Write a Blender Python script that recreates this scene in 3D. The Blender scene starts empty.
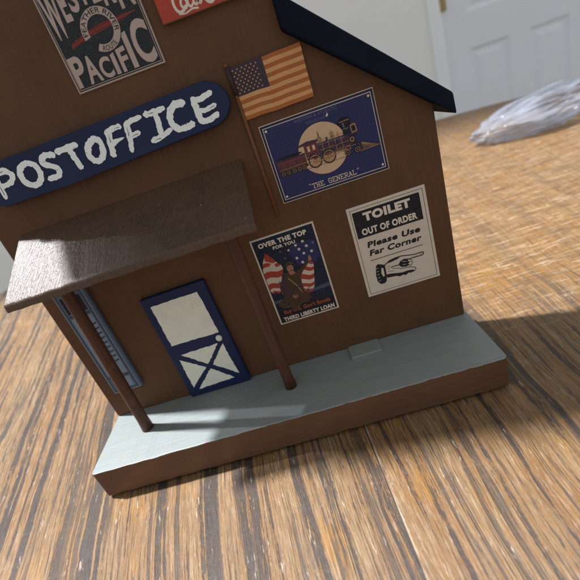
import bpy, bmesh, math, random
from mathutils import Vector, noise
from mathutils.geometry import tessellate_polygon

R = math.radians
scene = bpy.context.scene
COL = scene.collection
MM = 0.001
TABLE_Z = -0.0268          # table top; z = 0 is the painted porch deck, y = 0 the front wall
rng = random.Random(7)

# ------------------------------------------------------------------ materials
class NT:
    def __init__(s, name):
        s.m = bpy.data.materials.new(name); s.m.use_nodes = True
        s.t = s.m.node_tree; s.t.nodes.clear()
        s.out = s.n('ShaderNodeOutputMaterial'); s.b = s.n('ShaderNodeBsdfPrincipled')
        s.l(s.b.outputs[0], s.out.inputs[0])
    def n(s, typ, **kw):
        nd = s.t.nodes.new(typ)
        for k, v in kw.items(): setattr(nd, k, v)
        return nd
    def l(s, a, b): s.t.links.new(a, b)
    def inp(s, node, key, v):
        sock = node.inputs[key]
        if hasattr(v, 'is_output') or isinstance(v, bpy.types.NodeSocket): s.l(v, sock)
        else: sock.default_value = v
    def coord(s, scale=(1, 1, 1), rot=(0, 0, 0), which='Object'):
        c = s.n('ShaderNodeTexCoord'); mp = s.n('ShaderNodeMapping')
        s.l(c.outputs[which], mp.inputs[0]); mp.inputs['Scale'].default_value = scale; mp.inputs['Rotation'].default_value = rot
        return mp.outputs[0]
    def noise(s, vec, scale=1., detail=3., rough=.5, dist=0.):
        nd = s.n('ShaderNodeTexNoise'); s.l(vec, nd.inputs['Vector'])
        nd.inputs['Scale'].default_value = scale; nd.inputs['Detail'].default_value = detail
        nd.inputs['Roughness'].default_value = rough; nd.inputs['Distortion'].default_value = dist
        return nd.outputs['Fac']
    def ramp(s, fac, stops, interp='LINEAR'):
        nd = s.n('ShaderNodeValToRGB'); s.l(fac, nd.inputs[0]); cr = nd.color_ramp; cr.interpolation = interp
        while len(cr.elements) < len(stops): cr.elements.new(.5)
        for e, (p, c) in zip(cr.elements, stops):
            e.position = p; e.color = (c, c, c, 1) if isinstance(c, (int, float)) else (*c, 1)
        return nd.outputs[0]
    def mix(s, fac, a, b, mode='MIX'):
        nd = s.n('ShaderNodeMix', data_type='RGBA', blend_type=mode)
        for idx, v in ((0, fac), (6, a), (7, b)):
            if isinstance(v, bpy.types.NodeSocket): s.l(v, nd.inputs[idx])
            elif idx == 0: nd.inputs[0].default_value = v
            else: nd.inputs[idx].default_value = (*v, 1)
        return nd.outputs[2]
    def math(s, op, a, b=0., clamp=False):
        nd = s.n('ShaderNodeMath', operation=op, use_clamp=clamp)
        for i, v in enumerate((a, b)):
            if isinstance(v, bpy.types.NodeSocket): s.l(v, nd.inputs[i])
            else: nd.inputs[i].default_value = v
        return nd.outputs[0]
    def bump(s, h, strength=.3, dist=.001, normal=None):
        nd = s.n('ShaderNodeBump'); s.l(h, nd.inputs['Height'])
        nd.inputs['Strength'].default_value = strength; nd.inputs['Distance'].default_value = dist
        if normal is not None: s.l(normal, nd.inputs['Normal'])
        s.l(nd.outputs[0], s.b.inputs['Normal']); return nd.outputs[0]
    def color(s, v):
        if isinstance(v, bpy.types.NodeSocket): s.l(v, s.b.inputs['Base Color'])
        else: s.b.inputs['Base Color'].default_value = (*v, 1)
    def rough(s, v):
        if isinstance(v, bpy.types.NodeSocket): s.l(v, s.b.inputs['Roughness'])
        else: s.b.inputs['Roughness'].default_value = v

def painted(name, col, col2=None, rough=.5, fine=900., bump=.25, patch=25., spec=.22, dist=.0004):
    """brushed craft paint on wood"""
    k = NT(name); v = k.coord()
    n1 = k.noise(v, patch, 4, .6); n2 = k.noise(v, fine, 3, .6)
    c2 = col2 or tuple(c * .72 for c in col)
    c = k.mix(k.ramp(n1, [(.3, 0.), (.7, 1.)]), col, c2)
    c = k.mix(k.ramp(n2, [(.35, 0.), (.75, .25)]), c, tuple(min(1, x * 1.35 + .004) for x in col))
    k.color(c); k.rough(k.ramp(n1, [(.3, rough - .07), (.7, rough + .1)]))
    k.b.inputs['Specular IOR Level'].default_value = spec
    k.bump(k.mix(.35, k.noise(k.coord((1, 1, 1)), 260, 4, .6), n2), bump, dist)
    return k.m

def ink(name, col, rough=.45, grain=.18):
    """print on aged paper: faint mottling and fibre specks"""
    k = NT(name); v = k.coord()
    n1 = k.noise(v, 120, 4, .65); n2 = k.noise(v, 1500, 2, .6)
    c = k.mix(k.ramp(n1, [(.35, 0.), (.8, grain * 2)]), col, tuple(c * .6 + .02 for c in col))
    c = k.mix(k.ramp(n2, [(.55, 0.), (.8, grain)]), c, (.42, .36, .28))
    k.color(c); k.rough(rough); k.b.inputs['Specular IOR Level'].default_value = .12
    k.bump(n1, .12, .0003)
    return k.m

def brown_paint(name, grain_rot=0.):
    k = NT(name); v = k.coord()
    big = k.noise(v, 14, 4, .6); fine = k.noise(v, 1100, 3, .6)
    st = k.noise(k.coord((500, 500, 45)), 1., 3, .6)
    c = k.mix(k.ramp(big, [(.3, 0.), (.72, 1.)]), (.118, .056, .027), (.082, .042, .022))
    c = k.mix(k.ramp(st, [(.45, 0.), (.8, .35)]), c, (.15, .078, .04))
    c = k.mix(k.ramp(fine, [(.62, 0.), (.78, .25)]), c, (.05, .025, .014))
    # scuffs
    sc = k.ramp(k.noise(k.coord((60, 60, 60)), 1., 6, .75), [(.63, 0.), (.70, .32)])
    br = k.ramp(k.noise(k.coord((70, 70, 420), (0, R(8), 0)), 1., 4, .65), [(.5, 0.), (.75, .4)])
    c = k.mix(br, c, (.074, .037, .018))
    pin = k.ramp(k.noise(v, 420, 2, .5), [(.76, 0.), (.78, .6)]); c = k.mix(pin, c, (.24, .17, .12))
    c = k.mix(sc, c, (.2, .12, .075))
    k.color(c); k.rough(k.ramp(big, [(.3, .5), (.7, .66)])); k.b.inputs['Specular IOR Level'].default_value = .2
    k.bump(k.mix(.5, st, k.mix(.5, fine, k.noise(k.coord((60, 60, 300), (0, R(8), 0)), 1., 4, .6))), .6, .0008)
    return k.m

M = {}
M['brown'] = brown_paint('brown_wall_paint')
def dowel_paint():
    k = NT('dowel_brown'); st = k.noise(k.coord((900, 900, 30)), 1., 4, .65); n = k.noise(k.coord(), 90, 4, .6)
    c = k.mix(k.ramp(st, [(.35, 0.), (.7, 1.)]), (.095, .041, .025), (.055, .025, .016)); c = k.mix(k.ramp(n, [(.62, 0.), (.74, .4)]), c, (.15, .08, .05))
    k.color(c); k.rough(.5); k.b.inputs['Specular IOR Level'].default_value = .25; k.bump(st, .5, .0005); return k.m
M['dowel'] = dowel_paint()
M['roof'] = painted('roof_navy', (.010, .015, .026), (.007, .010, .018), rough=.75, bump=.5, spec=.02)
M['navy'] = painted('sign_navy', (.013, .023, .07), (.009, .017, .05), rough=.5, bump=.4, dist=.0006)
M['doorblue'] = painted('door_blue', (.012, .022, .074), (.009, .016, .054), rough=.42, bump=.5)
M['doorwhite'] = painted('door_white', (.74, .75, .66), (.64, .66, .58), rough=.5, bump=.5, patch=90)
M['brushwhite'] = None

def brush_white():
    k = NT('brush_white'); v = k.coord((220, 220, 900), (0, R(20), 0))
    n = k.noise(v, 1., 4, .65)
    c = k.mix(k.ramp(n, [(.62, 0.), (.72, .75)]), (.80, .86, .86), (.2, .26, .38))
    k.color(c); k.rough(.5); k.bump(n, .5, .0006); return k.m
M['brushwhite'] = brush_white()

def porch_paint():
    # rough sawn board under thick brown paint: strong ridges running with the slope
    k = NT('porch_roof_paint'); v = k.coord((1, 1, 1), (0, 0, R(14)))
    s = k.n('ShaderNodeMapping'); k.l(v, s.inputs[0]); s.inputs['Scale'].default_value = (1050, 120, 200)
    n1 = k.noise(s.outputs[0], 1., 4, .6, .4); n2 = k.noise(k.coord(), 40, 4, .6); n3 = k.noise(k.coord(), 330, 3, .6)
    c = k.mix(k.ramp(n2, [(.3, 0.), (.7, 1.)]), (.082, .047, .027), (.062, .035, .02))
    c = k.mix(k.ramp(n1, [(.4, .0), (.75, .5)]), c, (.12, .078, .052))
    c = k.mix(k.ramp(n3, [(.73, 0.), (.76, .8)]), c, (.45, .4, .34))
    k.color(c); k.rough(.4); k.b.inputs['Specular IOR Level'].default_value = .36
    k.bump(k.mix(.45, n1, n3), .9, .0011); return k.m
M['porch'] = porch_paint()

def deck_paint():
    # grey-green deck paint on top, brown below a hand-painted, slightly ragged edge
    k = NT('deck_paint'); v = k.coord()
    big = k.noise(k.coord((22, 60, 22)), 1., 4, .65); fine = k.noise(v, 700, 3, .6); st = k.noise(k.coord((30, 380, 300)), 1., 4, .65)
    g = k.mix(k.ramp(big, [(.3, 0.), (.7, 1.)]), (.212, .234, .212), (.184, .208, .214))
    g = k.mix(k.ramp(st, [(.4, 0.), (.75, .5)]), g, (.262, .276, .262))
    g = k.mix(k.ramp(k.noise(v, 55, 5, .7), [(.55, 0.), (.72, .6)]), g, (.21, .225, .165))
    g = k.mix(k.ramp(k.noise(v, 210, 2, .5), [(.80, 0.), (.815, .9)]), g, (.04, .04, .035))
    br = k.mix(k.ramp(k.noise(v, 18, 4, .6), [(.3, 0.), (.7, 1.)]), (.125, .062, .035), (.098, .05, .03))
    br = k.mix(k.ramp(k.noise(k.coord((45, 500, 500)), 1., 3, .6), [(.5, 0.), (.8, .4)]), br, (.19, .1, .06))
    sep = k.n('ShaderNodeSeparateXYZ'); k.l(v, sep.inputs[0])
    edge = k.math('ADD', sep.outputs[2], k.math('MULTIPLY', k.math('SUBTRACT', k.noise(v, 160, 4, .65), .5), .0018))
    mask = k.math('GREATER_THAN', edge, -.0006)
    c = k.mix(mask, br, g)
    # bare wood where the front arris is rubbed
    k.color(c); k.rough(k.mix(k.ramp(big, [(.3, 0.), (.7, 1.)]), (.36, .36, .36), (.5, .5, .5)))
    k.b.inputs['Specular IOR Level'].default_value = .45
    k.bump(k.mix(.35, st, fine), .5, .0006); return k.m
M['deck'] = deck_paint()

def table_wood():
    k = NT('weathered_oak')
    c0 = k.n('ShaderNodeTexCoord'); sep = k.n('ShaderNodeSeparateXYZ'); k.l(c0.outputs['Object'], sep.inputs[0])
    x, y = sep.outputs[0], sep.outputs[1]
    # gently fanning grain: u runs across it, v along it (metres)
    u = k.math('MULTIPLY', k.math('DIVIDE', k.math('SUBTRACT', x, .287), k.math('ADD', y, 1.211)), 1.111)
    def vec(su, sv, off=0.):
        cb = k.n('ShaderNodeCombineXYZ'); k.l(k.math('MULTIPLY', u, su), cb.inputs[0]); k.l(k.math('MULTIPLY', y, sv), cb.inputs[1])
        cb.inputs[2].default_value = off; return cb.outputs[0]
    wob = k.math('MULTIPLY', k.math('SUBTRACT', k.noise(vec(9, 7, 3.), 1., 2, .5), .5), .012)
    u0 = u; u = k.math('ADD', u, wob)
    # boards
    bw = .40
    ub = k.math('ADD', u0, 4.0 + .0858)
    bi = k.math('FLOOR', k.math('DIVIDE', ub, bw)); bf = k.math('SUBTRACT', k.math('DIVIDE', ub, bw), bi)
    board = k.n('ShaderNodeTexWhiteNoise', noise_dimensions='1D'); k.l(bi, board.inputs['W'])
    off = k.math('MULTIPLY', board.outputs['Value'], 30.)
    def bvec(su, sv, o=0.):
        cb = k.n('ShaderNodeCombineXYZ'); k.l(k.math('MULTIPLY', u, su), cb.inputs[0]); k.l(k.math('MULTIPLY', y, sv), cb.inputs[1])
        k.l(k.math('ADD', off, o), cb.inputs[2]); return cb.outputs[0]
    broad = k.noise(bvec(30, 2.2), 1., 3, .6)
    streak = k.noise(bvec(155, 2.4, 5.), 1., 3, .5, .2)
    streak2 = k.noise(bvec(250, 4.5, 9.), 1., 3, .6, .15)
    fib = k.noise(bvec(1300, 38, 2.), 1., 4, .7)
    fib2 = k.noise(bvec(600, 90, 7.), 1., 4, .7)
    blot = k.noise(bvec(22, 14, 4.), 1., 5, .65)
    c = k.mix(k.ramp(broad, [(.3, 0.), (.7, 1.)]), (.20, .098, .034), (.225, .14, .068))
    c = k.mix(k.ramp(blot, [(.56, 0.), (.70, .8)]), c, (.29, .135, .02))
    c = k.mix(k.ramp(fib2, [(.46, 0.), (.68, .6)]), c, (.33, .24, .148))
    c = k.mix(k.ramp(fib, [(.49, 0.), (.64, .75)]), c, (.066, .036, .018))
    edge = k.math('MULTIPLY', k.math('SUBTRACT', fib2, .5), .30)
    sA = k.math('ADD', streak, edge); sB = k.math('ADD', streak2, edge)
    dark = k.math('MAXIMUM', k.ramp(sA, [(.55, 0.), (.59, 1.)]), k.math('MULTIPLY', k.ramp(sB, [(.55, 0.), (.61, 1.)]), .8))
    wx = k.n('ShaderNodeMapRange'); k.l(x, wx.inputs[0]); wx.inputs[1].default_value = .22; wx.inputs[2].default_value = .34
    wy = k.n('ShaderNodeMapRange'); k.l(y, wy.inputs[0]); wy.inputs[1].default_value = -.03; wy.inputs[2].default_value = .10
    worn = k.math('MULTIPLY', wx.outputs[0], wy.outputs[0])
    c = k.mix(k.math('MULTIPLY', worn, .55), c, k.mix(k.ramp(blot, [(.4, 0.), (.62, 1.)]), (.25, .142, .054), (.24, .108, .022)))
    dark = k.math('MULTIPLY', dark, k.math('SUBTRACT', 1., k.math('MULTIPLY', worn, .72)))
    ragged = k.math('MULTIPLY', dark, k.ramp(fib, [(.3, .98), (.75, .6)]))
    gcol = k.mix(k.ramp(blot, [(.35, 0.), (.65, 1.)]), (.017, .020, .029), (.032, .027, .025))
    c = k.mix(ragged, c, gcol)
    pores = k.ramp(k.noise(bvec(950, 30, 15.), 1., 3, .65), [(.56, 0.), (.66, .6)])
    c = k.mix(pores, c, (.045, .027, .016))
    # pale worn flecks; cross scuffs, with white gloss behind the house painted in
    fl = k.ramp(k.noise(bvec(420, 60, 12.), 1., 3, .7), [(.64, 0.), (.72, .8)])
    c = k.mix(fl, c, (.40, .33, .25))
    sc = k.ramp(k.noise(k.coord((34, 260, 1), (0, 0, R(-14))), 1., 6, .75, .6), [(.52, 0.), (.64, .75)])
    far = k.n('ShaderNodeMapRange'); k.l(y, far.inputs[0]); far.inputs[1].default_value = -.02; far.inputs[2].default_value = .12
    sc = k.math('MULTIPLY', sc, k.math('ADD', k.math('MULTIPLY', worn, .8), .05))
    c = k.mix(sc, c, (.46, .37, .26))
    dp = k.ramp(k.noise(k.coord((16, 70, 1), (0, 0, R(-14))), 1., 5, .7, .4), [(.50, 0.), (.66, .8)])
    c = k.mix(k.math('MULTIPLY', dp, worn), c, (.115, .066, .034))
    # board seams: a dark line with a pale rubbed arris
    seam = k.math('LESS_THAN', bf, .0026); arris = k.math('MULTIPLY', k.math('LESS_THAN', bf, k.math('MULTIPLY', k.noise(bvec(10, 70, 6.), 1., 4, .7), .011)), k.ramp(k.noise(bvec(300, 40, 6.), 1., 4, .6), [(.40, 0.), (.6, .7)]))
    c = k.mix(arris, c, (.42, .34, .25)); c = k.mix(k.math('MULTIPLY', seam, .9), c, (.03, .022, .018))
    k.color(c)
    k.rough(k.ramp(blot, [(.3, .36), (.7, .55)])); k.b.inputs['Specular IOR Level'].default_value = .3
    h = k.math('SUBTRACT', k.math('ADD', k.math('MULTIPLY', fib, -.5), k.math('MULTIPLY', fib2, .8)), k.math('MULTIPLY', dark, .5))
    h = k.math('SUBTRACT', h, k.math('MULTIPLY', seam, 2.))
    k.bump(h, .75, .0007); return k.m
M['table'] = table_wood()

def flat(name, col, rough=.5, **kw): return painted(name, col, tuple(c * .97 for c in col), rough=rough, fine=kw.get('fine', 60), bump=kw.get('bump', .05), patch=kw.get('patch', 3))
M['wall'] = flat('wall_paint', (.90, .91, .90), .8)
M['trim'] = flat('trim_paint', (.92, .94, .96), .5)
M['roomdoor'] = flat('room_door_paint', (.80, .84, .90), .5)
M['brass'] = NT('hinge_brass').m
_b = M['brass'].node_tree.nodes['Principled BSDF'] if 'Principled BSDF' in M['brass'].node_tree.nodes else [n for n in M['brass'].node_tree.nodes if n.type == 'BSDF_PRINCIPLED'][0]
_b.inputs['Base Color'].default_value = (.35, .25, .13, 1); _b.inputs['Metallic'].default_value = .8; _b.inputs['Roughness'].default_value = .4
M['floor'] = painted('floor_boards', (.50, .44, .37), rough=.5, fine=30, bump=.1, patch=4)

def bag_plastic():
    k = NT('clear_plastic')
    n1 = k.noise(k.coord((14, 38, 38), (0, R(18), R(10))), 1., 3, .55, .6); n2 = k.noise(k.coord((40, 120, 120), (0, R(-12), 0)), 1., 2, .5, .4)
    k.color((.36, .39, .46)); k.rough(.08); k.b.inputs['Specular IOR Level'].default_value = .6
    k.bump(k.mix(.3, n1, n2), .6, .006)
    tr = k.n('ShaderNodeBsdfTransparent'); tr.inputs[0].default_value = (.93, .95, .98, 1); mx = k.n('ShaderNodeMixShader')
    k.l(k.ramp(n1, [(.36, .16), (.68, .62)]), mx.inputs[0]); k.l(tr.outputs[0], mx.inputs[1]); k.l(k.b.outputs[0], mx.inputs[2]); k.l(mx.outputs[0], k.out.inputs[0])
    return k.m
M['bag'] = bag_plastic()

INK = {}
def I(name, col, **kw):
    INK[name] = ink('print_' + name, col, **kw)
I('cream', (.60, .51, .39)); I('white', (.68, .62, .53)); I('black', (.014, .016, .022)); I('navy', (.026, .03, .105)); I('deepnavy', (.014, .018, .04))
I('charcoal', (.022, .028, .032)); I('moon', (.56, .39, .25)); I('maroon', (.11, .042, .052)); I('plum', (.058, .034, .055)); I('ironblue', (.022, .02, .045))
I('gold', (.33, .215, .105)); I('red', (.36, .055, .035)); I('sodared', (.40, .06, .038)); I('rust', (.30, .07, .04)); I('skin', (.33, .17, .10)); I('khaki', (.065, .042, .024)); I('rustdark', (.12, .045, .025)); I('tan', (.19, .12, .065))
I('flagcream', (.58, .32, .135)); I('flagorange', (.37, .125, .042)); I('canton', (.05, .038, .055)); I('sky', (.06, .075, .13)); I('ghost', (.12, .12, .2)); I('paper', (.60, .54, .46)); I('flagwhite', (.54, .46, .38)); I('flagred', (.32, .05, .032))
I('stick', (.16, .07, .03)); I('stickdark', (.05, .03, .032)); I('bluegrey', (.085, .125, .18)); I('paleblue', (.19, .25, .32)); I('slate', (.045, .06, .09)); I('pinkgrey', (.44, .355, .32)); I('featherred', (.15, .03, .03))

# ------------------------------------------------------------------ mesh helpers
def link(o, parent=None):
    COL.objects.link(o)
    if parent: o.parent = parent
    return o

def mesh_obj(name, verts, faces, mats, parent=None, midx=None, smooth=False):
    me = bpy.data.meshes.new(name); me.from_pydata(verts, [], faces); me.update()
    for m in (mats if isinstance(mats, (list, tuple)) else [mats]): me.materials.append(m)
    if midx:
        for p, i in zip(me.polygons, midx): p.material_index = i
    if smooth:
        for p in me.polygons: p.use_smooth = True
    return link(bpy.data.objects.new(name, me), parent)

def bm_obj(name, bm, mats, parent=None, smooth=False):
    bmesh.ops.recalc_face_normals(bm, faces=bm.faces)
    me = bpy.data.meshes.new(name); bm.to_mesh(me); bm.free()
    for m in (mats if isinstance(mats, (list, tuple)) else [mats]): me.materials.append(m)
    if smooth:
        for p in me.polygons: p.use_smooth = True
    return link(bpy.data.objects.new(name, me), parent)

def prism_bm(outline, y0, y1, bevel=0., seg=2, bm=None, jitter=0.):
    """outline in (x, z) metres, extruded from y0 (front) to y1"""
    bm = bm or bmesh.new()
    f = [bm.verts.new((x, y0, z)) for x, z in outline]; b = [bm.verts.new((x, y1, z)) for x, z in outline]
    faces = [bm.faces.new(f), bm.faces.new(b[::-1])]
    n = len(outline)
    for i in range(n): faces.append(bm.faces.new((f[i], b[i], b[(i + 1) % n], f[(i + 1) % n])))
    if bevel:
        es = list({e for fc in faces for e in fc.edges})
        bmesh.ops.bevel(bm, geom=es, offset=bevel, segments=seg, affect='EDGES', profile=.5)
    return bm

def box_bm(x0, x1, y0, y1, z0, z1, bevel=0., seg=2, bm=None):
    return prism_bm([(x0, z0), (x1, z0), (x1, z1), (x0, z1)], y0, y1, bevel, seg, bm)

def tag(o, label=None, cat=None, group=None, kind=None):
    if label: o['label'] = label
    if cat: o['category'] = cat
    if group: o['group'] = group
    if kind: o['kind'] = kind
    return o

def empty(name, loc, label, cat):
    o = bpy.data.objects.new(name, None); o.empty_display_size = .02; o.location = loc
    link(o); return tag(o, label, cat)

_glyphs = {}
def text_mesh(s, bold=0.):
    key = (s, bold)
    if key not in _glyphs:
        cu = bpy.data.curves.new('lettering_tmp', 'FONT'); cu.body = s; cu.offset = bold; cu.resolution_u = 4; cu.fill_mode = 'FRONT'; cu.space_character = 1 + bold * 2.2
        o = bpy.data.objects.new('lettering_tmp', cu); COL.objects.link(o)
        dg = bpy.context.evaluated_depsgraph_get(); dg.update()
        me = bpy.data.meshes.new_from_object(o.evaluated_get(dg))
        vs = [(v.co.x, v.co.y) for v in me.vertices]; fs = [tuple(p.vertices) for p in me.polygons]
        bpy.data.objects.remove(o); bpy.data.curves.remove(cu); bpy.data.meshes.remove(me)
        x0 = min(v[0] for v in vs); x1 = max(v[0] for v in vs); y0 = min(v[1] for v in vs); y1 = max(v[1] for v in vs)
        _glyphs[key] = ([((a - x0) / (x1 - x0), (b - y0) / (y1 - y0)) for a, b in vs], fs)
    return _glyphs[key]

LAYER = .00006
class Art:
    """flat print: polygons in millimetres from the lower-left corner, stacked in thin layers of ink"""
    def __init__(s, y=0.): s.v = []; s.f = []; s.mi = []; s.mats = []; s.y = y; s.k = 0
    def _m(s, mat):
        m = INK[mat] if isinstance(mat, str) else mat
        if m not in s.mats: s.mats.append(m)
        return s.mats.index(m)
    def raw(s, pts, faces, mat, layer):
        s.k += 1
        y = s.y - LAYER * layer - s.k * 4e-7
        b = len(s.v); s.v += [(x * MM, y, z * MM) for x, z in pts]; mi = s._m(mat)
        for f in faces: s.f.append(tuple(b + i for i in f)); s.mi.append(mi)
    def poly(s, pts, mat, layer=1):
        tri = tessellate_polygon([[Vector((x, z, 0)) for x, z in pts]])
        s.raw(pts, tri, mat, layer)
    def rect(s, x0, z0, x1, z1, mat, layer=1): s.poly([(x0, z0), (x1, z0), (x1, z1), (x0, z1)], mat, layer)
    def frame(s, x0, z0, x1, z1, w, mat, layer=1):
        s.rect(x0, z0, x1, z0 + w, mat, layer); s.rect(x0, z1 - w, x1, z1, mat, layer)
        s.rect(x0, z0 + w, x0 + w, z1 - w, mat, layer); s.rect(x1 - w, z0 + w, x1, z1 - w, mat, layer)
    def disc(s, cx, cz, r, mat, layer=1, n=28, sx=1.): s.poly([(cx + r * sx * math.cos(2 * math.pi * i / n), cz + r * math.sin(2 * math.pi * i / n)) for i in range(n)], mat, layer)
    def ring(s, cx, cz, r0, r1, mat, layer=1, a0=0., a1=360., n=40):
        pts = []; fs = []
        for i in range(n + 1):
            a = R(a0 + (a1 - a0) * i / n)
            pts += [(cx + r0 * math.cos(a), cz + r0 * math.sin(a)), (cx + r1 * math.cos(a), cz + r1 * math.sin(a))]
            if i: fs.append((2 * i - 2, 2 * i - 1, 2 * i + 1, 2 * i))
        s.raw(pts, fs, mat, layer)
    def star(s, cx, cz, r, mat, layer=1, rot=90.):
        s.poly([(cx + (r if i % 2 == 0 else r * .42) * math.cos(R(rot + 36 * i)), cz + (r if i % 2 == 0 else r * .42) * math.sin(R(rot + 36 * i))) for i in range(10)], mat, layer)
    def stroke(s, pts, w, mat, layer=1, taper=None, jit=0., sub=6, smooth=True):
        """ribbon along a polyline with round ends"""
        P = [Vector((x, z)) for x, z in pts]
        if smooth and len(P) > 2:
            Q = [P[0]] + P + [P[-1]]; out = []
            for i in range(1, len(Q) - 2):
                for j in range(sub):
                    t = j / sub; a, b, c, d = Q[i - 1:i + 3]
                    out.append(.5 * ((2 * b) + (c - a) * t + (2 * a - 5 * b + 4 * c - d) * t * t + (3 * b - a - 3 * c + d) * t ** 3))
            P = out + [P[-1]]
        elif jit:
            out = []
            for a, b in zip(P, P[1:]):
                out += [a.lerp(b, j / sub) for j in range(sub)]
            P = out + [P[-1]]
        L = []; Rr = []; n = len(P)
        for i, p in enumerate(P):
            d = (P[min(i + 1, n - 1)] - P[max(i - 1, 0)]); d = d.normalized() if d.length else Vector((1, 0))
            nn = Vector((-d.y, d.x)); ww = w / 2
            if taper: t = i / (n - 1); ww *= taper[0] * (1 - t) + taper[1] * t
            L.append(p + nn * (ww * (1 + rng.uniform(-jit, jit)))); Rr.append(p - nn * (ww * (1 + rng.uniform(-jit, jit))))
        pts2 = [tuple(q) for q in L] + [tuple(q) for q in Rr]
        fs = [(i, i + 1, n + i + 1, n + i) for i in range(n - 1)]
        s.raw(pts2, fs, mat, layer)
        for p, (a, b) in ((P[0], (L[0], Rr[0])), (P[-1], (L[-1], Rr[-1]))):
            r = (a - b).length / 2; s.k += 1
            s.poly([(p.x + r * (1 + rng.uniform(-jit, jit)) * math.cos(2 * math.pi * i / 12), p.y + r * (1 + rng.uniform(-jit, jit)) * math.sin(2 * math.pi * i / 12)) for i in range(12)], mat, layer)
    def text(s, t, x0, z0, x1, z1, mat, layer=1, bold=0., shear=0., warp=None):
        vs, fs = text_mesh(t, bold)
        pts = []
        for a, b in vs:
            if warp: pts.append(warp(a, b))
            else: pts.append((x0 + a * (x1 - x0) + shear * b * (z1 - z0), z0 + b * (z1 - z0)))
        s.raw(pts, fs, mat, layer)
    def build(s, name, parent): return mesh_obj(name, s.v, s.f, s.mats, parent, s.mi)

def card(name, w, h, t, mat, parent, bevel=.15):
    bm = box_bm(0, w * MM, -t * MM, .0003, 0, h * MM, bevel * MM, 1)
    return bm_obj(name, bm, mat, parent)

# slab-serif strokes for the locomotive poster
SLAB = {'T': [[(0, 6), (4, 6)], [(2, 6), (2, 0)], [(1, 0), (3, 0)], [(0, 6), (0, 5)], [(4, 6), (4, 5)]], 'H': [[(.7, 0), (.7, 6)], [(3.3, 0), (3.3, 6)], [(.7, 3), (3.3, 3)], [(0, 0), (1.4, 0)], [(2.6, 0), (4, 0)], [(0, 6), (1.4, 6)], [(2.6, 6), (4, 6)]],
        'E': [[(.7, 0), (.7, 6)], [(0, 6), (3.8, 6)], [(0, 0), (4, 0)], [(.7, 3.1), (2.8, 3.1)], [(3.8, 6), (3.8, 5)], [(4, 0), (4, 1)]], 'G': [[(3.7, 4.6), (3.2, 6), (1, 6), (.3, 4.6), (.3, 1.4), (1, 0), (3.2, 0), (3.7, 1), (3.7, 2.6), (2.3, 2.6)]],
        'N': [[(.6, 0), (.6, 6), (3.4, 0), (3.4, 6)], [(0, 0), (1.2, 0)], [(2.8, 6), (4, 6)], [(0, 6), (.6, 6)]], 'R': [[(.7, 0), (.7, 6)], [(0, 6), (3, 6), (3.7, 5.3), (3.7, 3.8), (3, 3), (.7, 3)], [(2, 3), (3.6, 0), (4, 0)], [(0, 0), (1.4, 0)]],
        'A': [[(.5, 0), (2, 6), (3.5, 0)], [(1, 2), (3, 2)], [(0, 0), (1.1, 0)], [(2.9, 0), (4, 0)]], 'L': [[(.7, 0), (.7, 6)], [(0, 0), (3.8, 0), (3.8, 1.2)], [(0, 6), (1.4, 6)]]}
def slab_text(art, t, x0, z0, x1, z1, mat, w=.5, layer=1):
    n = len(t); adv = (x1 - x0) / (n - .15); cw = adv * .82
    for i, ch in enumerate(t):
        for st in SLAB.get(ch, []):
            pts = [(x0 + i * adv + a / 4 * cw, z0 + b / 6 * (z1 - z0)) for a, b in st]
            for a, b in zip(pts, pts[1:]): art.stroke([a, b], w, mat, layer, smooth=False)

# ------------------------------------------------------------------ the setting
bm = bmesh.new()
N = 160; TR = 1.2; TC = (.29, -.056)
prof = [(0, -.03), (TR - .012, -.03), (TR - .003, -.026), (TR, -.018), (TR, -.010), (TR - .003, -.002), (TR - .009, 0), (0, 0)]
rings = []
for r, z in prof[1:-1]:
    rings.append([bm.verts.new((TC[0] + r * math.cos(2 * math.pi * i / N), TC[1] + r * math.sin(2 * math.pi * i / N), TABLE_Z + z)) for i in range(N)])
for a, b in zip(rings, rings[1:]):
    for i in range(N): bm.faces.new((a[i], a[(i + 1) % N], b[(i + 1) % N], b[i]))
bm.faces.new(rings[0][::-1]); bm.faces.new(rings[-1])
table = bm_obj('round_table', bm, M['table'])
tag(table, 'worn round oak table with grey weathered grain under the toy station', 'table')

FLOOR = -.78; WY = 2.1
fl = mesh_obj('floor', [(-4, -3, FLOOR), (4, -3, FLOOR), (4, WY, FLOOR), (-4, WY, FLOOR)], [(0, 1, 2, 3)], M['floor']); tag(fl, kind='structure')
DX0, DX1, DZ1 = 1.147, 1.912, 1.26
bm = box_bm(-4, DX0, WY, WY + .1, FLOOR, 1.75); box_bm(DX1, 4, WY, WY + .1, FLOOR, 1.75, bm=bm); box_bm(DX0, DX1, WY, WY + .1, DZ1, 1.75, bm=bm)
rw = bm_obj('room_wall', bm, M['wall']); tag(rw, kind='structure')
casing = bmesh.new()
for x0, x1 in ((DX0 - .066, DX0), (DX1, DX1 + .066)):
    box_bm(x0, x1, WY - .012, WY + .002, FLOOR, DZ1, .004, 2, casing); 
    box_bm(x0 + (.0 if x0 < 1.5 else .046), x0 + (.02 if x0 < 1.5 else .066), WY - .02, WY - .0125, FLOOR, DZ1, .004, 2, casing)
box_bm(DX0 - .066, DX1 + .066, WY - .014, WY + .002, DZ1 + .001, DZ1 + .07, .004, 2, casing)

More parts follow.
